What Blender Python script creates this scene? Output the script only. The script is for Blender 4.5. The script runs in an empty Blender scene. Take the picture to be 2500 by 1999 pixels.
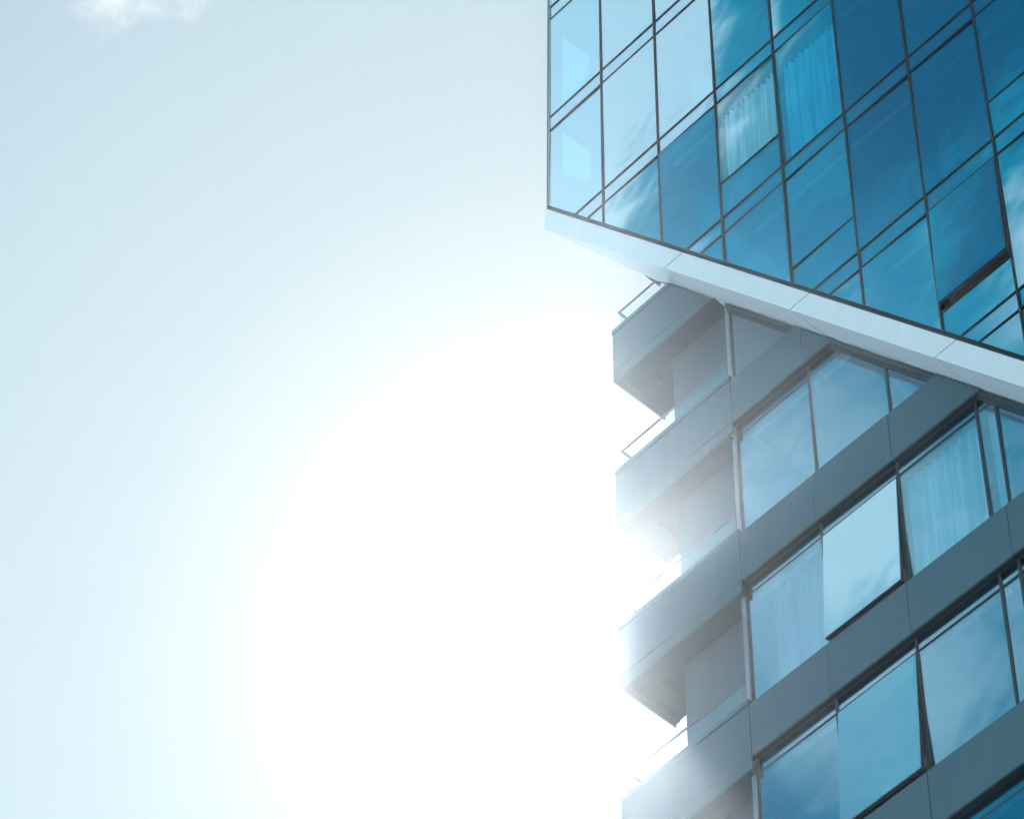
import bpy, bmesh, math, random
from mathutils import Matrix, Vector
random.seed(7)
GLARE_HAZE = True
sc = bpy.context.scene
col = sc.collection

# ------------------------------------------------------------------ helpers
class NT:
    """small helper that writes shader maths"""
    def __init__(s, tree):
        s.t = tree; s.n = tree.nodes; s.l = tree.links
    def node(s, typ, **kw):
        n = s.n.new(typ)
        for k, v in kw.items(): setattr(n, k, v)
        return n
    def put(s, sock, v):
        if isinstance(v, bpy.types.NodeSocket): s.l.new(v, sock)
        else: sock.default_value = v
    def m(s, op, a, b=None, c=None, clamp=False):
        n = s.node('ShaderNodeMath', operation=op); n.use_clamp = clamp
        s.put(n.inputs[0], a)
        if b is not None: s.put(n.inputs[1], b)
        if c is not None: s.put(n.inputs[2], c)
        return n.outputs[0]
    def dot(s, a, v):
        n = s.node('ShaderNodeVectorMath', operation='DOT_PRODUCT')
        s.put(n.inputs[0], a); n.inputs[1].default_value = v
        return n.outputs['Value']
    def smooth(s, x, lo, hi, o0=0.0, o1=1.0):
        n = s.node('ShaderNodeMapRange', interpolation_type='SMOOTHSTEP')
        s.put(n.inputs[0], x); n.inputs[1].default_value = lo; n.inputs[2].default_value = hi
        n.inputs[3].default_value = o0; n.inputs[4].default_value = o1
        return n.outputs[0]
    def mix(s, f, a, b, mode='MIX'):
        n = s.node('ShaderNodeMix', data_type='RGBA', blend_type=mode)
        s.put(n.inputs[0], f); s.put(n.inputs[6], a); s.put(n.inputs[7], b)
        return n.outputs[2]
    def noise(s, vec, scale, detail=3, rough=.5, dist=0., dim='3D'):
        n = s.node('ShaderNodeTexNoise', noise_dimensions=dim)
        if vec is not None: s.put(n.inputs['Vector'], vec)
        n.inputs['Scale'].default_value = scale; n.inputs['Detail'].default_value = detail
        n.inputs['Roughness'].default_value = rough; n.inputs['Distortion'].default_value = dist
        return n.outputs['Fac']
    def mapping(s, vec, scale=(1,1,1), rot=(0,0,0), loc=(0,0,0)):
        n = s.node('ShaderNodeMapping'); s.put(n.inputs[0], vec)
        n.inputs['Scale'].default_value = scale; n.inputs['Rotation'].default_value = rot; n.inputs['Location'].default_value = loc
        return n.outputs[0]

def mat(name):
    m = bpy.data.materials.new(name); m.use_nodes = True
    m.node_tree.nodes.clear()
    nt = NT(m.node_tree); out = nt.node('ShaderNodeOutputMaterial')
    return m, nt, out

def panel_mat(name, color, rough=.4, metallic=.0, spec=.5, var=.06, streak=.05, bump=.0):
    """painted or coated sheet metal with faint weathering"""
    m, nt, out = mat(name)
    tc = nt.node('ShaderNodeTexCoord').outputs['Object']
    p = nt.node('ShaderNodeBsdfPrincipled')
    n1 = nt.noise(tc, 1.3, 4, .55)
    n2 = nt.noise(nt.mapping(tc, (9, 9, .8)), 1.0, 4, .6)
    n3 = nt.noise(tc, 160, 2, .5)
    f = nt.m('ADD', nt.m('MULTIPLY', nt.m('SUBTRACT', n1, .5), var * 2), nt.m('MULTIPLY', nt.m('SUBTRACT', n2, .5), streak * 2))
    f = nt.m('ADD', f, nt.m('MULTIPLY', nt.m('SUBTRACT', n3, .5), .10))
    f = nt.m('ADD', f, 1.0)
    vm = nt.node('ShaderNodeVectorMath', operation='SCALE')
    vm.inputs[0].default_value = color; nt.put(vm.inputs['Scale'], f)
    nt.put(p.inputs['Base Color'], vm.outputs[0])
    p.inputs['Roughness'].default_value = rough
    p.inputs['Metallic'].default_value = metallic
    p.inputs['Specular IOR Level'].default_value = spec
    if bump:
        b = nt.node('ShaderNodeBump'); b.inputs['Strength'].default_value = bump; b.inputs['Distance'].default_value = .01
        nt.put(b.inputs['Height'], n1); nt.l.new(b.outputs[0], p.inputs['Normal'])
    nt.l.new(p.outputs[0], out.inputs[0])
    return m

def glass_mat(name, trans, refl, f0=.35, wave=.0012, dirt=.03, rough=.0, painted_sheen=0., fr_amt=1.):
    """coated architectural glass: tinted see-through plus tinted mirror, slightly wavy"""
    m, nt, out = mat(name)
    tc = nt.node('ShaderNodeTexCoord').outputs['Object']
    tr = nt.node('ShaderNodeBsdfTransparent'); tr.inputs[0].default_value = (*trans, 1)
    gl = nt.node('ShaderNodeBsdfGlossy'); gl.inputs['Color'].default_value = (*refl, 1); gl.inputs['Roughness'].default_value = rough
    h = nt.noise(tc, .9, 2, .4)
    b = nt.node('ShaderNodeBump'); b.inputs['Strength'].default_value = 1; b.inputs['Distance'].default_value = wave * 4
    nt.put(b.inputs['Height'], h); nt.l.new(b.outputs[0], gl.inputs['Normal'])
    ge = nt.node('ShaderNodeNewGeometry'); dn = nt.node('ShaderNodeVectorMath', operation='DOT_PRODUCT')
    nt.l.new(ge.outputs['Normal'], dn.inputs[0]); nt.l.new(ge.outputs['Incoming'], dn.inputs[1])
    fr = nt.m('MULTIPLY_ADD', nt.m('POWER', nt.m('SUBTRACT', 1.0, nt.m('ABSOLUTE', dn.outputs['Value'])), 5.0), .96, .04)
    f = nt.m('ADD', f0, nt.m('MULTIPLY', fr, (1 - f0) * fr_amt), clamp=True)
    mx = nt.node('ShaderNodeMixShader'); nt.put(mx.inputs[0], f)
    nt.l.new(tr.outputs[0], mx.inputs[1]); nt.l.new(gl.outputs[0], mx.inputs[2])
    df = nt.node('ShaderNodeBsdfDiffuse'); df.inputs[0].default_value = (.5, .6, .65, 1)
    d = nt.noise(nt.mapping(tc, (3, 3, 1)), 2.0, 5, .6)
    mx2 = nt.node('ShaderNodeMixShader'); nt.put(mx2.inputs[0], nt.m('MULTIPLY_ADD', nt.smooth(d, .35, .75), dirt, painted_sheen))
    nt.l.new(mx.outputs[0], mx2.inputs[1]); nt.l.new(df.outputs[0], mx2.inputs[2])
    nt.l.new(mx2.outputs[0], out.inputs[0])
    return m

M = {}
M['trim'] = panel_mat('white_coated_panel', (.70, .75, .78), .30, .0, .6, .04, .05, bump=.15)
M['soffit'] = panel_mat('soffit_panel', (.84, .87, .91), .38, .0, .5, .03, .02)
M['band'] = panel_mat('blue_grey_panel', (.058, .116, .146), .45, .0, .35, .09, .12)
M['wallp'] = panel_mat('grey_wall_panel', (.085, .125, .16), .55, .0, .4, .05, .04)
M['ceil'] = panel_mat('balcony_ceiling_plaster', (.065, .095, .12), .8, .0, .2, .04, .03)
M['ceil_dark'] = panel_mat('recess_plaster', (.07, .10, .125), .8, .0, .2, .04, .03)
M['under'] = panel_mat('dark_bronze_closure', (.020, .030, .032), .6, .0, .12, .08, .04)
M['dark'] = panel_mat('dark_anodised_frame', (.006, .014, .019), .55, .0, .12, .05, .03)
M['header'] = panel_mat('dark_header_metal', (.028, .058, .066), .5, .0, .3)
M['gasket'] = panel_mat('black_gasket', (.010, .013, .02), .6, .0, .12, .02, .02)
M['frame'] = panel_mat('grey_window_frame', (.040, .052, .062), .5, .0, .2, .05, .03)
M['lightframe'] = panel_mat('light_grey_frame', (.20, .25, .29), .4, .1, .5, .03, .03)
M['bronze'] = panel_mat('brown_inner_frame', (.10, .080, .055), .5, .0, .2, .05, .03)
M['steel'] = panel_mat('handrail_steel', (.16, .17, .20), .4, .3, .5, .03, .02)
M['inside'] = panel_mat('room_paint', (.10, .12, .13), .8, .0, .2, .05, .03)
M['slab'] = panel_mat('concrete_slab', (.18, .19, .19), .8, .0, .2, .06, .04)
M['grey_glass'] = panel_mat('grey_back_painted_glass', (.09, .135, .165), .28, .0, .4, .04, .02)
M['glassU'] = glass_mat('blue_coated_glass', (.10, .45, .56), (.60, .80, .93), .50, dirt=.008)
M['glassS'] = glass_mat('blue_spandrel_glass', (.18, .45, .55), (.55, .76, .91), .50)
M['glassL'] = glass_mat('blue_window_glass', (.42, .76, .86), (.37, .56, .68), .42, dirt=.012)
M['glassK'] = glass_mat('clear_coated_glass', (.70, .92, .97), (.48, .68, .80), .22, dirt=.008)
M['glassK3'] = glass_mat('pale_coated_glass', (.86, .98, 1.0), (.66, .82, .93), .16, dirt=.01)
M['glassK2'] = glass_mat('blue_clear_coated_glass', (.40, .90, 1.0), (.45, .80, .93), .22, dirt=.008)
M['glassC0'] = glass_mat('corner_coated_glass', (.36, .72, .80), (.56, .78, .92), .44, dirt=.008)
M['glassP'] = glass_mat('painted_sheen_glass', (.3, .6, .66), (.5, .74, .86), .60, dirt=.008, painted_sheen=.24)  # diffuse paleness painted onto the tilted sashes in place of reflected sky
M['glassC'] = glass_mat('clear_balustrade_glass', (.97, 1.0, 1.0), (.8, .97, 1.0), .035, .0006, .01, fr_amt=.25)

def cloth_mat():
    m, nt, out = mat('sheer_curtain_cloth')
    tc = nt.node('ShaderNodeTexCoord').outputs['Object']
    p = nt.node('ShaderNodeBsdfDiffuse'); n = nt.smooth(nt.noise(nt.mapping(tc, (9, 9, .35)), 1.6, 4, .6), .35, .65)
    nt.put(p.inputs[0], nt.mix(n, (.52, .58, .62, 1), (.88, .90, .92, 1)))  # vertical streaks paint pleat shading into the cloth colour
    t = nt.node('ShaderNodeBsdfTranslucent'); t.inputs[0].default_value = (.8, .85, .88, 1)
    mx = nt.node('ShaderNodeMixShader'); mx.inputs[0].default_value = .08
    nt.l.new(p.outputs[0], mx.inputs[1]); nt.l.new(t.outputs[0], mx.inputs[2]); nt.l.new(mx.outputs[0], out.inputs[0])
    return m
M['cloth'] = cloth_mat()

def link(name, me, material, parent=None, loc=None):
    o = bpy.data.objects.new(name, me); col.objects.link(o)
    if material is not None: me.materials.append(M[material] if isinstance(material, str) else material)
    if parent is not None: o.parent = parent
    if loc is not None: o.location = loc
    return o

def empty(name, loc=(0, 0, 0), parent=None):
    o = bpy.data.objects.new(name, None); col.objects.link(o); o.location = loc
    o.empty_display_size = .3
    if parent is not None: o.parent = parent
    return o

class MB:
    """collects boxes and prisms into ONE mesh object"""
    def __init__(s): s.v = []; s.f = []
    def prism(s, poly, y0, y1):
        """polygon in XZ extruded along Y"""
        n = len(poly)
        if n < 3: return s
        b = len(s.v)
        s.v += [(x, y0, z) for x, z in poly] + [(x, y1, z) for x, z in poly]
        s.f.append([b + i for i in range(n)]); s.f.append([b + n + i for i in reversed(range(n))])
        for i in range(n):
            j = (i + 1) % n
            s.f.append([b + j, b + i, b + n + i, b + n + j])
        return s
    def plan(s, poly, z0, z1):
        n = len(poly); b = len(s.v)
        s.v += [(x, y, z0) for x, y in poly] + [(x, y, z1) for x, y in poly]
        s.f.append([b + i for i in reversed(range(n))]); s.f.append([b + n + i for i in range(n)])
        for i in range(n):
            j = (i + 1) % n
            s.f.append([b + i, b + j, b + n + j, b + n + i])
        return s
    def box(s, x0, x1, y0, y1, z0, z1):
        return s.prism([(x0, z0), (x1, z0), (x1, z1), (x0, z1)], y0, y1)
    def face(s, pts):
        b = len(s.v); s.v += [tuple(p) for p in pts]; s.f.append(list(range(b, b + len(pts)))); return s
    def build(s, name, material, parent=None, bevel=0.):
        if not s.v: return None
        c = Vector((sum(v[0] for v in s.v), sum(v[1] for v in s.v), sum(v[2] for v in s.v))) / len(s.v)
        me = bpy.data.meshes.new(name); me.from_pydata([tuple(Vector(v) - c) for v in s.v], [], s.f); me.update()
        bm = bmesh.new(); bm.from_mesh(me); bmesh.ops.recalc_face_normals(bm, faces=bm.faces); bm.to_mesh(me); bm.free()
        o = link(name, me, material, parent)
        base = Vector((0, 0, 0))
        p = parent
        while p is not None: base += p.location; p = p.parent
        o.location = c - base
        if bevel:
            md = o.modifiers.new('bevel', 'BEVEL'); md.width = bevel; md.segments = 2; md.limit_method = 'ANGLE'
        return o

def clip(poly, a, b, keep_above):
    """clip an XZ polygon with the line z = a + b x"""
    g = lambda p: (p[1] - (a + b * p[0])) * (1 if keep_above else -1)
    out = []
    for i in range(len(poly)):
        p, q = poly[i], poly[(i + 1) % len(poly)]
        gp, gq = g(p), g(q)
        if gp >= 0: out.append(p)
        if (gp > 0) != (gq > 0) and abs(gp - gq) > 1e-9:
            t = gp / (gp - gq); out.append((p[0] + t * (q[0] - p[0]), p[1] + t * (q[1] - p[1])))
    ded = []
    for p in out:
        if not ded or (abs(p[0] - ded[-1][0]) + abs(p[1] - ded[-1][1])) > 1e-4: ded.append(p)
    if len(ded) > 1 and (abs(ded[0][0] - ded[-1][0]) + abs(ded[0][1] - ded[-1][1])) < 1e-4: ded.pop()
    return ded if len(ded) >= 3 else []

def rect(x0, x1, z0, z1): return [(x0, z0), (x1, z0), (x1, z1), (x0, z1)]

# ------------------------------------------------------------------ the building
W, H, Z0 = 1.247, 3.4, 57.177          # bay width, storey height, a floor line of the upper block
GB = 51.26                             # glass bottom z = GB - SL x
TT, TBt, SL = 51.13, 50.585, 1.4285    # trim top / trim bottom lines
S = .3935                              # height of the narrow spandrel strip
XR = 13 * W                            # right end of what is built
tower = empty('glass_tower', (0, 0, 0))
tower['label'] = 'angular blue glass tower with white edged overhanging block above grey banded floors and corner balconies'
tower['category'] = 'building'

def up(poly): return clip(poly, GB, -SL, True)
def low(poly): return clip(poly, TBt - .004, -SL, False)

g, t = .020, .016                      # half widths of mullions and transoms
openable = {(3, 2): .83, (4, 3): .84, (6, 4): .0, (7, 3): .84}
def pane(poly, y, name='window', material='glassU', tilt=(0, 0), th=.012):
    o = MB().prism(poly, y, y + th).build(name, material, tower)
    if o: o.rotation_euler = (tilt[0], 0, tilt[1])
    return o

ncol = 10
for k in range(-2, 8):                 # storeys of the upper block
    zt = Z0 - k * H - S                # under the spandrel above
    zb = Z0 - (k + 1) * H
    for i in range(ncol):
        x0, x1 = i * W + g, (i + 1) * W - g
        if i == 0: x0 = .0
        tl = (max(-.0065, min(.0065, random.gauss(0, .0055))), random.gauss(0, .009))
        opn = (i, k) in openable
        if (i, k) == (6, 4):
            pass
        elif opn:
            zm = zb + .79 + .06
            P = up(rect(x0, x1, zb + t, zm - t))
            pane(P, .012, tilt=tl)
            pane(up(rect(x0, x1, zm + t, zt - t)), .010, material='glassK3' if (i, k) == (3, 2) else 'glassU', tilt=(tl[0] - .002, tl[1]))
            MB().prism(up(rect(x0, x1, zm - t, zm + t)), .001, .075).build('transom', 'dark', tower)
        else:
            pane(up(rect(x0, x1, zb + t, zt - t)), .012, tilt=tl, material='glassC0' if i == 0 else 'glassK2' if (i, k) in ((4, 2), (7, 2)) else 'glassU')
        # spandrel strip between the floor lines
        P = up(rect(x0, x1, zb - S + t, zb - t))
        if P: pane(P, .013, 'spandrel_panel', 'glassS', (random.gauss(0, .002), random.gauss(0, .002)))
    if k >= -2:
        for zc in (zb, zb - S):
            xa = max(0, (GB - zc) / SL)
            if xa < ncol * W:
                MB().prism(up(rect(xa - .2 if xa > 0 else 0, ncol * W, zc - t, zc + t)), .0, .07).build('transom', 'dark', tower)
for i in range(0, ncol + 1):
    if i == 0:
        MB().prism(up(rect(-.012, .010, 48, Z0 + 2 * H)), -.004, .05).build('mullion', 'lightframe', tower); continue
    P = up(rect(i * W - g, i * W + g, Z0 - 8.2 * H, Z0 + 2 * H))
    m = MB().prism(P, -.003, .09).build('mullion', 'dark', tower)
    P = up(rect(i * W - .004, i * W + .003, Z0 - 8.2 * H, Z0 + 2 * H))
    MB().prism(P, -.007, -.0035).build('cover_strip', 'frame', m)

# the open top hung window of the upper block (column 6, storey 4)
def sash(x0, x1, ztop, ytop, zbot, ybot, material, parent, fw=.055, th=.06, hinge_name='window'):
    """tilted out frame with its pane; the top edge is the hinge"""
    dv = Vector((0, ybot - ytop, zbot - ztop)); L = dv.length; dv.normalize()
    nrm = Vector((1, 0, 0)).cross(dv); nrm = nrm if nrm.y < 0 else -nrm
    def pt(x, s, d): return Vector((x, ytop, ztop)) + dv * s - nrm * d
    def bx(mb, xa, xb, s0, s1, d0, d1):
        q = [pt(x, s, d) for d in (d0, d1) for x, s in ((xa, s0), (xb, s0), (xb, s1), (xa, s1))]
        b = len(mb.v); mb.v += [tuple(v) for v in q]
        mb.f += [[b+0, b+1, b+2, b+3], [b+7, b+6, b+5, b+4], [b+1, b+0, b+4, b+5], [b+2, b+1, b+5, b+6], [b+3, b+2, b+6, b+7], [b+0, b+3, b+7, b+4]]
    f = MB()
    bx(f, x0, x0 + fw, 0, L, .014, th); bx(f, x1 - fw, x1, 0, L, .014, th)
    bx(f, x0 + fw, x1 - fw, 0, fw, .014, th); bx(f, x0 + fw, x1 - fw, L - fw, L, .014, th)
    fo = f.build(hinge_name, 'frame', parent)
    fo['label'] = 'tall window standing open, hinged at its top'
    p = MB(); bx(p, x0, x1, 0, L, 0, .012)
    po = p.build('pane', material, fo)
    po.location = po.location
    s_ = MB()                          # the stay arm near the bottom corner
    a = pt(x1 - fw, L - .12, th * .6); b2 = Vector((x1 - .02, ytop + .10, a.z + .16))
    s_.prism([(a.x, a.z), (a.x + .02, a.z), (b2.x + .012, b2.z), (b2.x - .01, b2.z)], a.y, b2.y)
    s_.build('stay_arm', 'steel', fo)
    return fo
zt6, zb6 = Z0 - 4 * H - S, Z0 - 5 * H
sash(6 * W + g + .01, 7 * W - g - .012, zt6 - t, .0, 41.075, -.058, 'glassU', tower)
zm = 40.93
pane(up(rect(6 * W + g, 7 * W - g, zb6 + t, zm - t)), .012, tilt=(.002, -.001))
MB().prism(up(rect(6 * W + g, 7 * W - g, zm - t, zm + .01)), .0, .09).build('transom', 'dark', tower)
MB().box(6 * W + g, 6 * W + g + .05, .075, .13, zm + .01, zt6).box(7 * W - g - .05, 7 * W - g, .075, .13, zm + .01, zt6).box(6 * W + g + .05, 7 * W - g - .05, .075, .13, zm + .01, zm + .08).build('window_rebate', 'bronze', tower)

# gasket under the glass
gk = [(-.02, GB + .02 * SL - .0), (ncol * W, GB - SL * ncol * W), (ncol * W, TT - SL * ncol * W), (-.02, TT + .02 * SL)]
MB().prism(gk, .02, .10).build('gasket', 'gasket', tower)
# thin light bead on the gasket
bd = [(-.02, TT + .045 + .02 * SL), (ncol * W, TT + .045 - SL * ncol * W), (ncol * W, TT + .03 - SL * ncol * W), (-.02, TT + .03 + .02 * SL)]
MB().prism(bd, .012, .0195).build('bead', 'frame', tower)

# white edge panels, split at every floor line, and soffit panels behind them
gap = .013
seams = [60] + [46.955 - n * H for n in range(0, 7)]
for n in range(len(seams) - 1):
    zA, zB = seams[n] - gap, seams[n + 1] + gap
    poly = [( -.083, TT + .083 * SL), (-.083, TBt + .083 * SL - .015), ((TBt - 20) / SL, 20), ((TT - 20) / SL, 20)]
    poly = clip(clip(poly, zB, 0, True), zA, 0, False)
    if poly: MB().prism(poly, -.008, .03).build('edge_panel', 'trim', tower, bevel=.004)
MB().prism([(-.06, TT + .06 * SL - .03), (-.06, TBt + .06 * SL + .03), ((TBt - 20) / SL, 20.0), ((TT - 20) / SL - .05, 20)], .0305, .09).build('edge_backing', 'gasket', tower)
# main soffit
E_, Q_ = (2.675, .0, 46.76), (1.965, .65, 47.775)
def sx(z): return (TBt - z) / SL
lip = .07
zs = [seams[n] for n in range(1, len(seams))]
for n in range(len(zs) - 1):
    za, zb = zs[n] - gap, zs[n + 1] + gap
    if n == 0:
        f0 = (sx(46.74), .031, 46.74); b0 = (1.965, .66, TBt - SL * 1.965)
    else:
        f0 = (sx(za), .031, za); b0 = (sx(za), .92, za)
    f1, b1 = (sx(zb), .031, zb), (sx(zb), .92, zb)
    mb = MB()
    # lip strip in front, then the field panel a little higher
    def at(P, y, dz): return (P[0], y, P[2] + dz)
    if n == 0:
        tt_ = lambda y: (f0[0] + (b0[0] - f0[0]) * (y - .031) / .629)
        pt_ = lambda y: (tt_(y), y, TBt - SL * tt_(y))
        q0, q1 = pt_(.031), pt_(.095); q2 = pt_(.115); q3 = pt_(.66); q3b = (1.965, .92, TBt - SL * 1.965)
        fl = [q2, q3, q3b]
    else:
        q0 = f0; q1 = at(f0, .095, 0); q2 = at(f0, .115, 0); fl = [q2, at(f0, .92, 0)]
    th_ = .03
    def slabface(pts, up_):
        b = len(mb.v); k_ = len(pts)
        mb.v += [(p[0], p[1], p[2] + up_) for p in pts] + [(p[0] + .02, p[1], p[2] + up_ + th_) for p in pts]
        mb.f.append([b + i for i in range(k_)]); mb.f.append([b + k_ + i for i in reversed(range(k_))])
        for i in range(k_):
            j = (i + 1) % k_; mb.f.append([b + j, b + i, b + k_ + i, b + k_ + j])
    slabface([q0, q1, at(f1, .095, 0), f1], 0)
    slabface(fl + [b1, at(f1, .115, 0)], .018)
    mb.build('soffit_panel', 'soffit', tower)
# closure above the soffit seams
mb = MB(); a0, a1 = sx(47.0), sx(20.0)
mb.v = [(2.4 + .12, .04, TBt - SL * 2.4), (a1 + .12, .04, 20), (a1 + .12, .95, 20), (2.0 + .12, .95, TBt - SL * 2.0)]
mb.f = [[0, 1, 2, 3]]; mb.build('soffit_backing', 'gasket', tower)
# the two bright facets at the prow: under the tip, and the folded corner beside it
A = Vector((-.083, .0, TBt + .083 * SL - .012)); B = Vector((sx(46.955), .0, 46.955)); P = Vector((1.714, .65, 48.085))
E = Vector((sx(46.74), .0, 46.74)); Q = Vector((1.965, .66, TBt - SL * 1.965))
def solid(pts, name, material, off):
    mb = MB(); k_ = len(pts); off = Vector(off)
    mb.v = [tuple(p) for p in pts] + [tuple(p + off) for p in pts]
    mb.f = [list(range(k_)), [k_ + i for i in reversed(range(k_))]] + [[(i + 1) % k_, i, k_ + i, k_ + (i + 1) % k_] for i in range(k_)]
    return mb.build(name, material, tower)
solid([A + Vector((0, .03, 0)), B + Vector((0, .03, 0)), P], 'soffit_panel', 'trim', (.03, 0, .03))
solid([B + Vector((.004, .03, -.004)), E + Vector((0, .03, 0)), Q + Vector((-.004, 0, .004)), P + Vector((.004, 0, -.004))], 'soffit_panel', 'trim', (.03, 0, .03))

# hidden flank of the prow, with two openings that show sky through the corner glass
def sw(x, z, d=0.): return Vector((x, (x + .083) * .3617 + d, z))
flank = MB()
def swq(x0, x1, z0, z1, zc0=None, zc1=None, t0=None, t1=None):
    """wall piece on the flank; zc0/zc1: lower z at x0 and x1 when slanted"""
    a, b = (z0 if zc0 is None else zc0), (z0 if zc1 is None else zc1)
    pts = [sw(x0, a), sw(x1, b), sw(x1, z1 if t1 is None else t1), sw(x0, z1 if t0 is None else t0)]; n_ = len(flank.v)
    flank.v += [tuple(p) for p in pts] + [tuple(p + Vector((-.02, .05, 0))) for p in pts]
    flank.f += [[n_, n_+1, n_+2, n_+3], [n_+7, n_+6, n_+5, n_+4]] + [[n_+(i+1)%4, n_+i, n_+4+i, n_+4+(i+1)%4] for i in range(4)]
zz = lambda x: TBt + .05 - 1.455 * x
top = Z0 + 2 * H
swq(-.06, .20, 0, top, zz(-.06), zz(.20))
swq(.68, 1.25, 0, top, zz(.68), zz(1.25)); swq(1.25, 2.4, 0, top, zz(1.25), zz(2.4))
swq(.20, .33, 0, 0, zz(.20), zz(.33), 51.85, 51.97); swq(.33, .52, 0, 0, zz(.33), zz(.52), 51.97, 51.56); swq(.52, .68, 0, 0, zz(.52), zz(.68), 51.56, 51.60)
swq(.20, .47, 0, 0, 53.25, 52.74, 54.05, 54.30); swq(.47, .68, 0, 0, 52.74, 52.35, 54.30, 54.62)
swq(.20, .68, 56.3, top, 56.15, 55.2)
flank.build('flank_wall', 'band', tower)

# rooms of the upper block
for k in range(-2, 8):
    z1 = Z0 - (k + 1) * H - .03
    z0 = z1 - .33
    xa = max(.45, (GB + .5 - z0) / SL + .25)
    if xa > ncol * W - .5: continue
    MB().box(max(2.6, xa + .3), ncol * W, .20, .25, z0 - S + .16, z0 - S + .185).build('ceiling_edge', 'trim', tower)
    MB().plan([(xa, .12), (ncol * W, .12), (ncol * W, 3.4), (max(xa, 2.9), 3.4), (max(xa, 2.4), (max(xa, 2.4)) * .3617 - .02), (xa, min(xa, 2.4) * .3617 - .02)], z0, z1).build('floor_slab', 'slab', tower)
MB().prism(clip(rect(2.42, ncol * W, 30, top), GB + .1, -SL, True), 3.41, 3.6).build('core_wall', 'inside', tower)
MB().plan([(-.08, 0.0), (ncol * W, 0.0), (ncol * W, 9), (2.9, 9), (2.3, .86)], top + .01, top + .3).build('roof', 'slab', tower)
MB().box(ncol * W + .03, ncol * W + .2, .05, 9, 2, top).build('side_wall', 'band', tower)

# ------------------------------------------------------------------ lower floors
PB = 3.393
YB, YG = .65, .757
BX = [3.11, 4.495, 5.885, 7.58, 8.97, 10.36, ncol * W]     # band joints
MX = [4.497, 5.868, 7.262, 7.575, 8.97, 10.36]
for j in range(1, 9):
    zt, zb = 44.285 - PB * (j - 2), 43.34 - PB * (j - 2)
    for n in range(len(BX) - 1):
        P = low(rect(BX[n] + .005, BX[n + 1] - .005, zb, zt))
        if P:
            o = MB().prism(P, YB, YB + .03).build('band_panel', 'band', tower, bevel=.004)
            o.rotation_euler = (random.gauss(0, .003), 0, random.gauss(0, .002))
        # underside closure under each panel
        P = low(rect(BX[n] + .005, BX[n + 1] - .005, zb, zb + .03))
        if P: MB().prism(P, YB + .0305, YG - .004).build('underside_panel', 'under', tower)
    P = low(rect(BX[0] + .01, BX[-1], zb + .031, zt - .01))
    if P: MB().prism(P, YB + .031, 3.3).build('floor_slab', 'slab', tower)
# glazing
def floor_z(j): return 44.285 - PB * (j - 1) + 0.0, 43.34 - PB * (j - 2)   # bottom = top of the next band, top = underside of band j
for j in range(1, 8):
    zb_ = 44.285 - PB * (j - 1) - .0
    zt_ = 43.34 - PB * (j - 2)
    ztr = zt_ - .255                                   # transom centre
    xs = [3.11] + MX + [ncol * W]
    for n in range(len(xs) - 1):
        x0, x1 = xs[n] + .022, xs[n + 1] - .022
        opened = (n == 1 and j in (3, 4))
        tl = (random.gauss(0, .0035), random.gauss(0, .005))
        P = low(rect(x0, x1, ztr + .02, zt_ - .002))
        if P: pane(P, YG, 'fanlight', 'glassL' if not (j == 1 and n == 0) else 'grey_glass', tl)
        P = low(rect(x0, x1, zb_ - .25, ztr - .02))
        if j == 1 and n == 0:
            pane(P, YG - .002, 'glazed_panel', 'grey_glass', (0.001, .001))
        elif opened:
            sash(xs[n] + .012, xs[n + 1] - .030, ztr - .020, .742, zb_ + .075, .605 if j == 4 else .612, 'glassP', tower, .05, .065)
            MB().box(x0, x0 + .05, YG + .002, YG + .09, zb_ - .05, ztr - .02).box(x1 - .05, x1, YG + .002, YG + .09, zb_ - .05, ztr - .02).box(x0 + .05, x1 - .05, YG + .002, YG + .09, zb_ - .05, zb_ + .04).build('window_rebate', 'bronze', tower)
        elif P:
            pane(P, YG, 'window', 'glassK' if (j, n) in ((3, 2), (3, 3)) else 'glassL', tl)
        P = low(rect(x0 - .0, x1 + .0, ztr - .016, ztr + .016))
        if P: MB().prism(P, YG - .008, YG + .05).build('transom', 'frame', tower)
    for x in MX:
        P = low(rect(x - .022, x + .022, zb_ - .25, zt_ - .002))
        if P: MB().prism(P, YG - .012, YG + .06).build('mullion', 'frame', tower)
    for n in range(len(xs) - 1):
        P = low(rect(xs[n] + .05, xs[n + 1] - .05, ztr + .170, ztr + .195))
        if P: MB().prism(P, YG + .22, YG + .27).build('ceiling_edge', 'trim', tower)
    # end post beside the balcony
    P = low(rect(2.995, 3.062, zb_ + .03, zt_ - .24))
    if P:
        MB().prism(P, .740, 1.035).build('end_post', 'lightframe', tower)
    P = low(rect(3.063, 3.131, zb_ + .03, zt_ - .002))
    if P: MB().prism(P, .765, 1.035).build('end_frame', 'frame', tower)
# stepped header between the sloping soffit and the glass below it
def strip(x0, x1, d0, d1):
    f = lambda x, d: (x, TBt - .012 - SL * x - d)
    return [f(x0, d0), f(x1, d0), f(x1, d1), f(x0, d1)]
MB().prism(strip(3.07, ncol * W, 0, .115), .682, .746).build('header', 'header', tower)
MB().prism(strip(3.07, ncol * W, .116, .19), .716, .746).build('header', 'header', tower)
MB().prism(low(rect(3.2, ncol * W, 14, 52)), 3.31, 3.40).build('core_wall', 'inside', tower)

# balcony back wall and the body of the lower part
MB().prism(low(rect(1.60, 3.12, 14, 51)), 1.04, 1.30).build('balcony_wall', 'wallp', tower)
MB().box(1.60, ncol * W, 3.45, 9, 2, 13.9).box(1.60, 1.75, 1.31, 9, 14, 46).build('body_wall', 'wallp', tower)
MB().box(1.80, ncol * W, 1.31, 1.5, 2, 13.9).build('podium_wall', 'wallp', tower)

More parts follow.
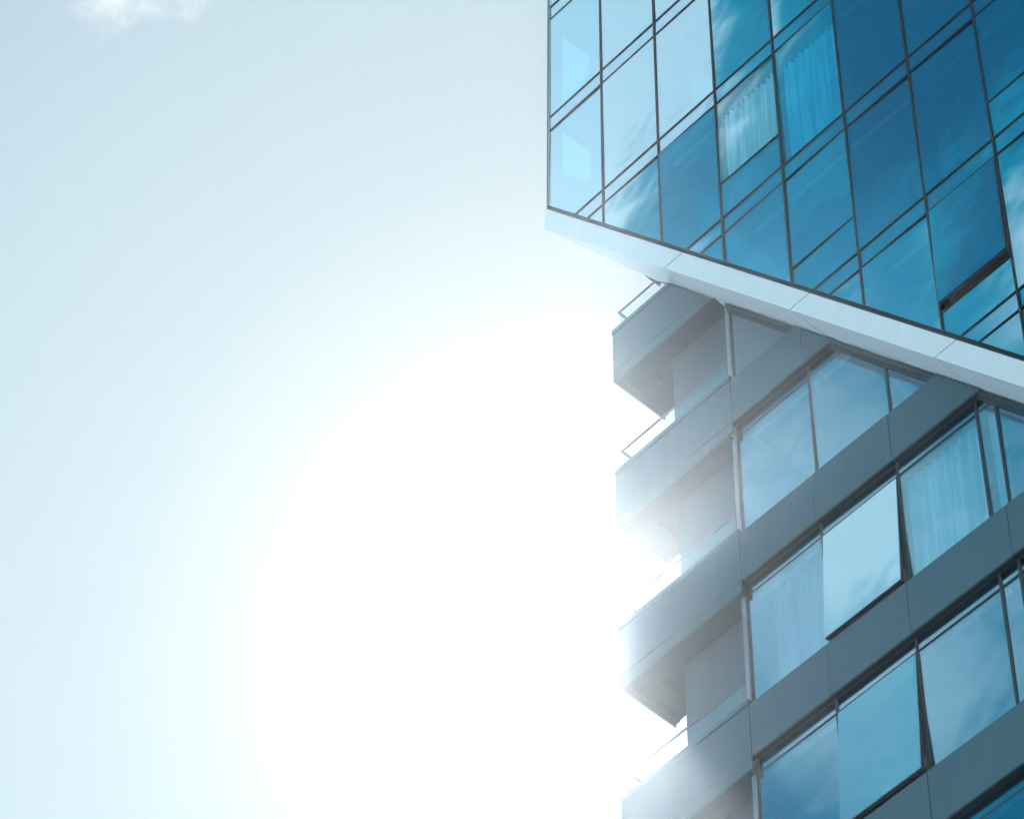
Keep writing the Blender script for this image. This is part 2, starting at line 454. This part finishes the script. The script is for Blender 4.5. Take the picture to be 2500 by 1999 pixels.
XL, YD = .73, 1.70
for j in range(0, 8):
    dz = -PB * (j - 2)
    zc0, zc1 = 44.298 + dz, 44.40 + dz          # coping
    zm0, zm1 = 43.345 + dz, 44.285 + dz         # main fascia
    zl0, zl1 = 43.11 + dz, 43.333 + dz          # lower fascia
    XE = 3.10
    lowb = low
    if j == 0: lowb = lambda P: clip(P, 0, 0, True)
    # the fascia of the top balcony stops at the flank of the block above
    if j == 0: XE = 1.60
    bal = MB().prism(lowb(rect(XL + .02, XE - .01, zm0 - .03, zm1 + .03)), YB + .03, YB + .07)
    bal.box(XL + .03, XL + .07, YB + .07, YD - .03, zm0 - .03, zm1 + .03)
    b = bal.build('balcony', 'gasket', tower)
    P = lowb(rect(XL, XE, zm0, zm1))
    mb = MB().prism(P, YB, YB + .03); mb.box(XL, XL + .03, YB + .03, YD, zm0, zm1)
    mb.build('fascia', 'band' if False else 'lightband' if 'lightband' in M else 'band', b, bevel=.003)
    mb = MB().prism(lowb(rect(XL, XE, zl0, zl1)), YB, YB + .03); mb.box(XL, XL + .03, YB + .03, YD, zl0, zl1)
    mb.build('lower_fascia', 'band', b, bevel=.003)
    P = lowb(rect(XL - .012, XE, zc0, zc1))
    mb = MB().prism(P, YB - .006, YB + .16); mb.box(XL - .012, XL + .15, YB + .16, YD, zc0, zc1)
    mb.build('coping', 'band', b, bevel=.004)
    # soffit of the balcony: border, coffered field, dark recess
    XC = 3.0 if j else 1.60
    yc = 1.04 if j else 1.68
    mb = MB()
    mb.box(XL + .03, XC, YB + .031, YB + .13, zl0 + .004, zl0 + .05)
    mb.box(XL + .03, XL + .13, YB + .13, YD - .03, zl0 + .004, zl0 + .05)
    mb.build('ceiling_border', 'ceil', b)
    mb = MB()
    def quad(p): mb.face(p)
    xi, yi = XL + .135, YB + .135; xo, yo = 1.15, 1.035; z_i, z_o = zl0 + .030, zl0 + .062
    quad([(xi, yi, z_i), (XC, yi, z_i), (XC, yo, z_o), (xo, yo, z_o)])
    quad([(xi, yi, z_i), (xo, yo, z_o), (xo, YD - .03, z_o), (xi, YD - .03, z_i)])
    mb.build('ceiling_panel', 'ceil', b)
    MB().box(xo, 1.62, yo, YD - .03, z_o + .09, z_o + .12).box(xo - .01, xo - .001, yo, YD - .03, z_o, z_o + .12).build('ceiling_recess', 'ceil_dark', b)
    MB().box(XL + .07, XC - .0, YB + .07, YD - .02, zl0 + .21, zl0 + .34).build('deck', 'slab', b)
    # glass balustrade and handrail
    ry, rx, rz = .715, .815, 44.835 + dz
    if j >= 1:
        P = lowb(rect(rx + .02, 2.995, zc1 + .002, rz - .012))
        mb = MB().prism(P, ry - .008, ry + .008)
        gb = mb.build('balustrade_glass', 'glassC', b)
        mb = MB().box(rx - .008, rx + .008, ry + .02, YD - .05, zc1 + .002, rz - .012)
        if j > 1 or True: mb.build('balustrade_glass', 'glassC', b)
        P = lowb(rect(rx - .018, 3.0, rz - .010, rz + .010))
        mb = MB().prism(P, ry - .012, ry + .012)
        mb.box(rx - .018, rx + .018, ry + .021, YD - .05, rz - .010, rz + .010)
        mb.build('handrail', 'steel', b)
        mb = MB()
        for xk in (1.36, 1.9, 2.44, 2.9):
            if low(rect(xk, xk + .03, zc1, zc1 + .07)): mb.box(xk, xk + .035, ry - .02, ry + .02, zc1, zc1 + .05)
        if mb.v: mb.build('clamp', 'steel', b)

# ------------------------------------------------------------------ curtains
def curtain(x0, x1, z0, z1, y, label, amp=.045, period=.15, clipper=None, seed=0):
    rnd = random.Random(seed)
    root = empty('curtain', ((x0 + x1) / 2, y, z0)); root['label'] = label; root['category'] = 'curtain'
    root['group'] = 'curtains behind the blue windows'
    n = max(8, int((x1 - x0) / .012)); ph = rnd.random() * 6
    vs, fs = [], []
    zs_ = [z0 + (z1 - z0) * q / 6 for q in range(7)]
    for a in range(n + 1):
        x = x0 + (x1 - x0) * a / n
        for z in zs_:
            yy = y + amp * (math.sin(x / period * 6.283 + ph + .3 * math.sin(z * 1.7)) + .4 * math.sin(x / period * 2.7 + ph * 2))
            vs.append((x, yy, z))
    for a in range(n):
        for q in range(6):
            i0 = a * 7 + q; fs.append((i0, i0 + 7, i0 + 8, i0 + 1))
    me = bpy.data.meshes.new('curtain_cloth'); me.from_pydata([(v[0] - root.location.x, v[1] - y, v[2] - z0) for v in vs], [], fs)
    for p in me.polygons: p.use_smooth = True
    link('curtain_cloth', me, 'cloth', root)
    MB().box(x0 - .15, x1 + .1, y - .03, y + .03, z1 + .01, z1 + .05).build('curtain_track', 'lightframe', root)
def ufloor(k): return Z0 - (k + 1) * H + .05, Z0 - k * H - S - .45
z0, z1 = ufloor(2); curtain(3 * W + .03, 4 * W - .12, z0, z1 + .22, .16, 'sheer pale curtain in the upper window that has a low transom bar', seed=1, period=.11, amp=.03)
z0, z1 = ufloor(2); curtain(4 * W + .0, 5 * W - .1, z0, z1 + .18, .19, 'broad blue looking curtain in the tall upper window right of the palest curtain', seed=2, amp=.028, period=.11)
z0, z1 = ufloor(3); curtain(6 * W + .0, 7 * W - .25, z0, z1, .5, 'dim curtain in the tall dark window above the open upper window', seed=3, period=.2)
curtain(5.86, 7.10, 37.45, 39.75, .93, 'curtain in the lower window just right of the higher of two tilted windows', seed=4, amp=.02, period=.16)
curtain(3.35, 4.3, 37.45, 39.7, .98, 'faint curtain in the glare washed window beside the balcony post', seed=5, amp=.02, period=.18)

curtain(7.30, 7.52, 37.45, 39.75, .93, 'narrow strip of curtain in the slim window pane between two close mullions', seed=6, amp=.015, period=.09)
# ------------------------------------------------------------------ ground
def ground_mat():
    m, nt, out = mat('paving')
    tc = nt.node('ShaderNodeTexCoord').outputs['Object']
    p = nt.node('ShaderNodeBsdfPrincipled'); p.inputs['Roughness'].default_value = .85
    br = nt.node('ShaderNodeTexBrick'); nt.put(br.inputs['Vector'], tc); br.inputs['Scale'].default_value = 1.2
    br.inputs['Color1'].default_value = (.36, .39, .42, 1); br.inputs['Color2'].default_value = (.41, .43, .46, 1); br.inputs['Mortar'].default_value = (.10, .10, .10, 1)
    br.inputs['Mortar Size'].default_value = .01
    nt.put(p.inputs['Base Color'], nt.mix(nt.noise(tc, .2, 4), br.outputs[0], (.35, .37, .39, 1)))
    nt.l.new(p.outputs[0], out.inputs[0]); return m
me = bpy.data.meshes.new('ground'); me.from_pydata([(-3000, -3000, 0), (3000, -3000, 0), (3000, 3000, 0), (-3000, 3000, 0)], [], [(0, 1, 2, 3)])
gr = link('ground', me, ground_mat()); gr['kind'] = 'structure'; gr['label'] = 'grey paving below the tower'

# ------------------------------------------------------------------ camera
RR = [[0.66225, 0.74921, 0.0], [0, 0, 0], [0, 0, 0]]
yaw, pit, rol = -8.46942017e-01, 9.08273477e-01, 1.55394657e-02
fw = Vector((math.cos(pit) * math.sin(yaw), math.cos(pit) * math.cos(yaw), math.sin(pit)))
rt = Vector((math.cos(yaw), -math.sin(yaw), 0)); u = rt.cross(fw)
c_, s_ = math.cos(rol), math.sin(rol)
right = c_ * rt + s_ * u; upv = -s_ * rt + c_ * u
cam = bpy.data.objects.new('camera', bpy.data.cameras.new('camera')); col.objects.link(cam)
CL = Vector((25.519, -23.270, 1.7))
cam.matrix_world = Matrix(((right.x, upv.x, -fw.x, CL.x), (right.y, upv.y, -fw.y, CL.y), (right.z, upv.z, -fw.z, CL.z), (0, 0, 0, 1)))
cam.data.sensor_width = 36; cam.data.lens = 9246.8 / 2500 * 36; cam.data.clip_end = 20000; cam.data.clip_start = .5
sc.camera = cam

# ------------------------------------------------------------------ sun and sky
def pixdir(px, py):
    return (fw * 9246.8 + right * (px - 1250) - upv * (py - 999.5)).normalized()
SUN = pixdir(1464, 1566)                                  # just left of the balconies
el = math.asin(SUN.z); az = math.atan2(SUN.x, SUN.y)
sl = bpy.data.lights.new('sun', 'SUN'); sl.energy = 4.0; sl.angle = math.radians(.53); sl.color = (1, .985, .965)
so = bpy.data.objects.new('sun', sl); col.objects.link(so)
so.rotation_euler = (-SUN).to_track_quat('-Z', 'Y').to_euler()

w = bpy.data.worlds.new('World'); sc.world = w; w.use_nodes = True
w.node_tree.nodes.clear(); nt = NT(w.node_tree)
out = nt.node('ShaderNodeOutputWorld'); bg = nt.node('ShaderNodeBackground')
sky = nt.node('ShaderNodeTexSky', sky_type='NISHITA'); sky.sun_disc = False
sky.sun_elevation = el; sky.sun_rotation = az % (2 * math.pi)
sky.air_density = 1.0; sky.dust_density = 1.6; sky.ozone_density = 3.0
D = nt.node('ShaderNodeTexCoord').outputs['Generated']
# bright hazy aureole round the hidden sun
ca = nt.dot(D, tuple(SUN))
ang = nt.m('ARCCOSINE', nt.m('MINIMUM', ca, .999999))
bs = nt.node('ShaderNodeVectorMath', operation='SCALE'); nt.put(bs.inputs[0], nt.mix(1.0, sky.outputs[0], nt.mix(nt.smooth(ang, .25, .8), (1.05, 1.52, 1.66, 1), (.03, 1.02, 1.06, 1)), 'MULTIPLY'))
nt.put(bs.inputs['Scale'], nt.m('MULTIPLY', nt.smooth(ang, .25, 1.1, .33, 1.16), nt.smooth(ang, .03, .26, .16, 1.19))); base = bs.outputs[0]
a1 = nt.m('EXPONENT', nt.m('MULTIPLY', nt.m('POWER', nt.m('DIVIDE', ang, .095), 2.0), -1.0))
a2 = nt.m('EXPONENT', nt.m('DIVIDE', ang, -.18))
def col_scale(c, f):
    v = nt.node('ShaderNodeVectorMath', operation='SCALE'); v.inputs[0].default_value = c; nt.put(v.inputs['Scale'], f); return v.outputs[0]
def vadd(a, b):
    v = nt.node('ShaderNodeVectorMath', operation='ADD'); nt.put(v.inputs[0], a); nt.put(v.inputs[1], b); return v.outputs[0]
glow = vadd(col_scale((.0, .0, .0), a1), col_scale((4.3, 4.7, 4.75), a2))
# unseen cloud banks opposite the sun, shaped in mirrored view axes for glass reflections
mr, mu, mf = [Vector((v.x, -v.y, v.z)) for v in (right, upv, fw)]
dz_ = nt.m('MAXIMUM', nt.dot(D, tuple(mf)), .05)
U = nt.m('DIVIDE', nt.dot(D, tuple(mr)), dz_); V = nt.m('DIVIDE', nt.dot(D, tuple(mu)), dz_)
cmb = nt.node('ShaderNodeCombineXYZ'); nt.put(cmb.inputs[0], U); nt.put(cmb.inputs[1], V)
UV = cmb.outputs[0]
def blob(cx, cy, rx, ry, amp, rot=0.):
    """soft bank centred on offsets along the mirrored view axes, radians"""
    du = nt.m('SUBTRACT', U, cx); dv = nt.m('SUBTRACT', V, cy); c, s = math.cos(rot), math.sin(rot)
    a = nt.m('DIVIDE', nt.m('ADD', nt.m('MULTIPLY', du, c), nt.m('MULTIPLY', dv, s)), rx)
    b = nt.m('DIVIDE', nt.m('ADD', nt.m('MULTIPLY', du, -s), nt.m('MULTIPLY', dv, c)), ry)
    r2 = nt.m('ADD', nt.m('MULTIPLY', a, a), nt.m('MULTIPLY', b, b))
    return nt.m('MULTIPLY', nt.m('EXPONENT', nt.m('MULTIPLY', r2, -1.0)), amp)
px = lambda x, y: ((x - 1250) / 9247, -(y - 1000) / 9247)
def B_(x, y, rx, ry, amp, rot=0.): return blob(*px(x, y), rx / 9247, ry / 9247, amp, rot)
banks = [B_(1330, 150, 330, 700, 1.0), B_(1640, 60, 240, 300, .75), B_(1500, 520, 170, 130, .35, .6),
         B_(2560, 560, 130, 330, .75), B_(2250, 1350, 520, 420, .75, .5), B_(1850, 1200, 260, 500, .45), B_(2200, 1800, 420, 260, .55, .5),
         B_(2150, 700, 300, 160, .25, .6), B_(1420, 520, 170, 220, .35), B_(1650, 90, 150, 190, .45), B_(1700, 480, 200, 160, -.12, .6), B_(1560, 60, 160, 160, .4), B_(2420, 60, 260, 260, -.5)]
bias = banks[0]
for q in banks[1:]: bias = nt.m('ADD', bias, q)
nw = nt.noise(nt.mapping(UV, (1.0, 1.25, 1), (0, 0, .55), (.3, .1, 0)), 22, 6, .55, .5)
nf = nt.noise(nt.mapping(UV, (1.0, 2.4, 1), (0, 0, .65), (2.3, .1, 0)), 60, 5, .6, .8)
dens = nt.m('ADD', bias, nt.m('ADD', nt.m('MULTIPLY', nt.m('SUBTRACT', nw, .5), .75), nt.m('MULTIPLY', nt.m('SUBTRACT', nf, .5), .16)))
cl = nt.smooth(dens, .25, 1.05); thin = nt.smooth(dens, -.35, .50)
# bright cloud added over the unseen rest of the sky to light the trim
allc = nt.smooth(nt.noise(nt.mapping(D, (1, 1, 2.2)), 3.2, 6, .55, .3), .34, .56)
front = nt.smooth(nt.dot(D, tuple(mf)), .90, .97)
sunside = nt.smooth(nt.dot(D, tuple(fw)), .90, .97, 1.0, 0.0)
cfac = nt.m('ADD', nt.m('MULTIPLY', cl, front), nt.m('MULTIPLY', nt.m('MULTIPLY', allc, nt.m('SUBTRACT', 1.0, front)), sunside), clamp=True)
# the one wisp of cloud left of the tower
dzf = nt.m('MAXIMUM', nt.dot(D, tuple(fw)), .05)
U2 = nt.m('DIVIDE', nt.dot(D, tuple(right)), dzf); V2 = nt.m('DIVIDE', nt.dot(D, tuple(upv)), dzf)
cm2 = nt.node('ShaderNodeCombineXYZ'); nt.put(cm2.inputs[0], U2); nt.put(cm2.inputs[1], V2)
def blob2(cx, cy, rx, ry, amp):
    a = nt.m('DIVIDE', nt.m('SUBTRACT', U2, cx), rx); b = nt.m('DIVIDE', nt.m('SUBTRACT', V2, cy), ry)
    return nt.m('MULTIPLY', nt.m('EXPONENT', nt.m('MULTIPLY', nt.m('ADD', nt.m('MULTIPLY', a, a), nt.m('MULTIPLY', b, b)), -1.0)), amp)
def B2(x, y, rx, ry, amp): return blob2(*px(x, y), rx / 9247, ry / 9247, amp)
wb = nt.m('ADD', nt.m('ADD', B2(230, 40, 110, 80, .42), B2(370, -15, 150, 55, .62)), B2(460, 20, 35, 45, .25))
wn = nt.noise(nt.mapping(cm2.outputs[0], (1, 1, 1), (0, 0, 0), (.7, .4, 0)), 95, 6, .62, .6)
wisp = nt.smooth(nt.m('ADD', wb, nt.m('MULTIPLY', nt.m('SUBTRACT', wn, .5), 1.5)), .05, 1.15)
skyc = vadd(base, glow) if True else base
skyc = nt.mix(nt.m('MULTIPLY', thin, front), skyc, (.1, 5.6, 7.7, 1))
skyc = nt.mix(cfac, skyc, (10.2, 13.2, 14.2, 1))
skyc = nt.mix(nt.m('MULTIPLY', nt.m('MULTIPLY', wisp, nt.smooth(wb, .04, .40)), nt.smooth(nt.dot(D, tuple(fw)), .90, .97)), skyc, (9.6, 10.0, 10.2, 1))
nt.put(bg.inputs[0], skyc); bg.inputs[1].default_value = .10
nt.l.new(bg.outputs[0], out.inputs[0])

# ------------------------------------------------------------------ sunlit scattering volume added to imitate lens glare
if GLARE_HAZE:
    me = bpy.data.meshes.new('glare_haze')
    x0, x1, y0, y1, z0, z1 = -60, 60, -60, 60, -1, top + 6
    v = [(x, y, z) for z in (z0, z1) for x, y in ((x0, y0), (x1, y0), (x1, y1), (x0, y1))]
    me.from_pydata(v, [], [(3, 2, 1, 0), (4, 5, 6, 7), (0, 1, 5, 4), (1, 2, 6, 5), (2, 3, 7, 6), (3, 0, 4, 7)])
    m, n_, out = mat('glare_haze_air')
    pv = n_.node('ShaderNodeVolumePrincipled'); pv.inputs['Color'].default_value = (.84, .93, 1, 1)
    pv.inputs['Density'].default_value = .00023; pv.inputs['Anisotropy'].default_value = .93
    n_.l.new(pv.outputs[0], out.inputs['Volume'])
    hz = link('glare_haze', me, m); hz['kind'] = 'stuff'; hz['label'] = 'scattering air added for the veil of sun glare around the tower'

sc.cycles.max_bounces = 10; sc.cycles.transparent_max_bounces = 24
sc.cycles.volume_bounces = 0
sc.view_settings.view_transform = 'Standard'; sc.view_settings.look = 'None'; sc.view_settings.exposure = 0; sc.view_settings.gamma = 1
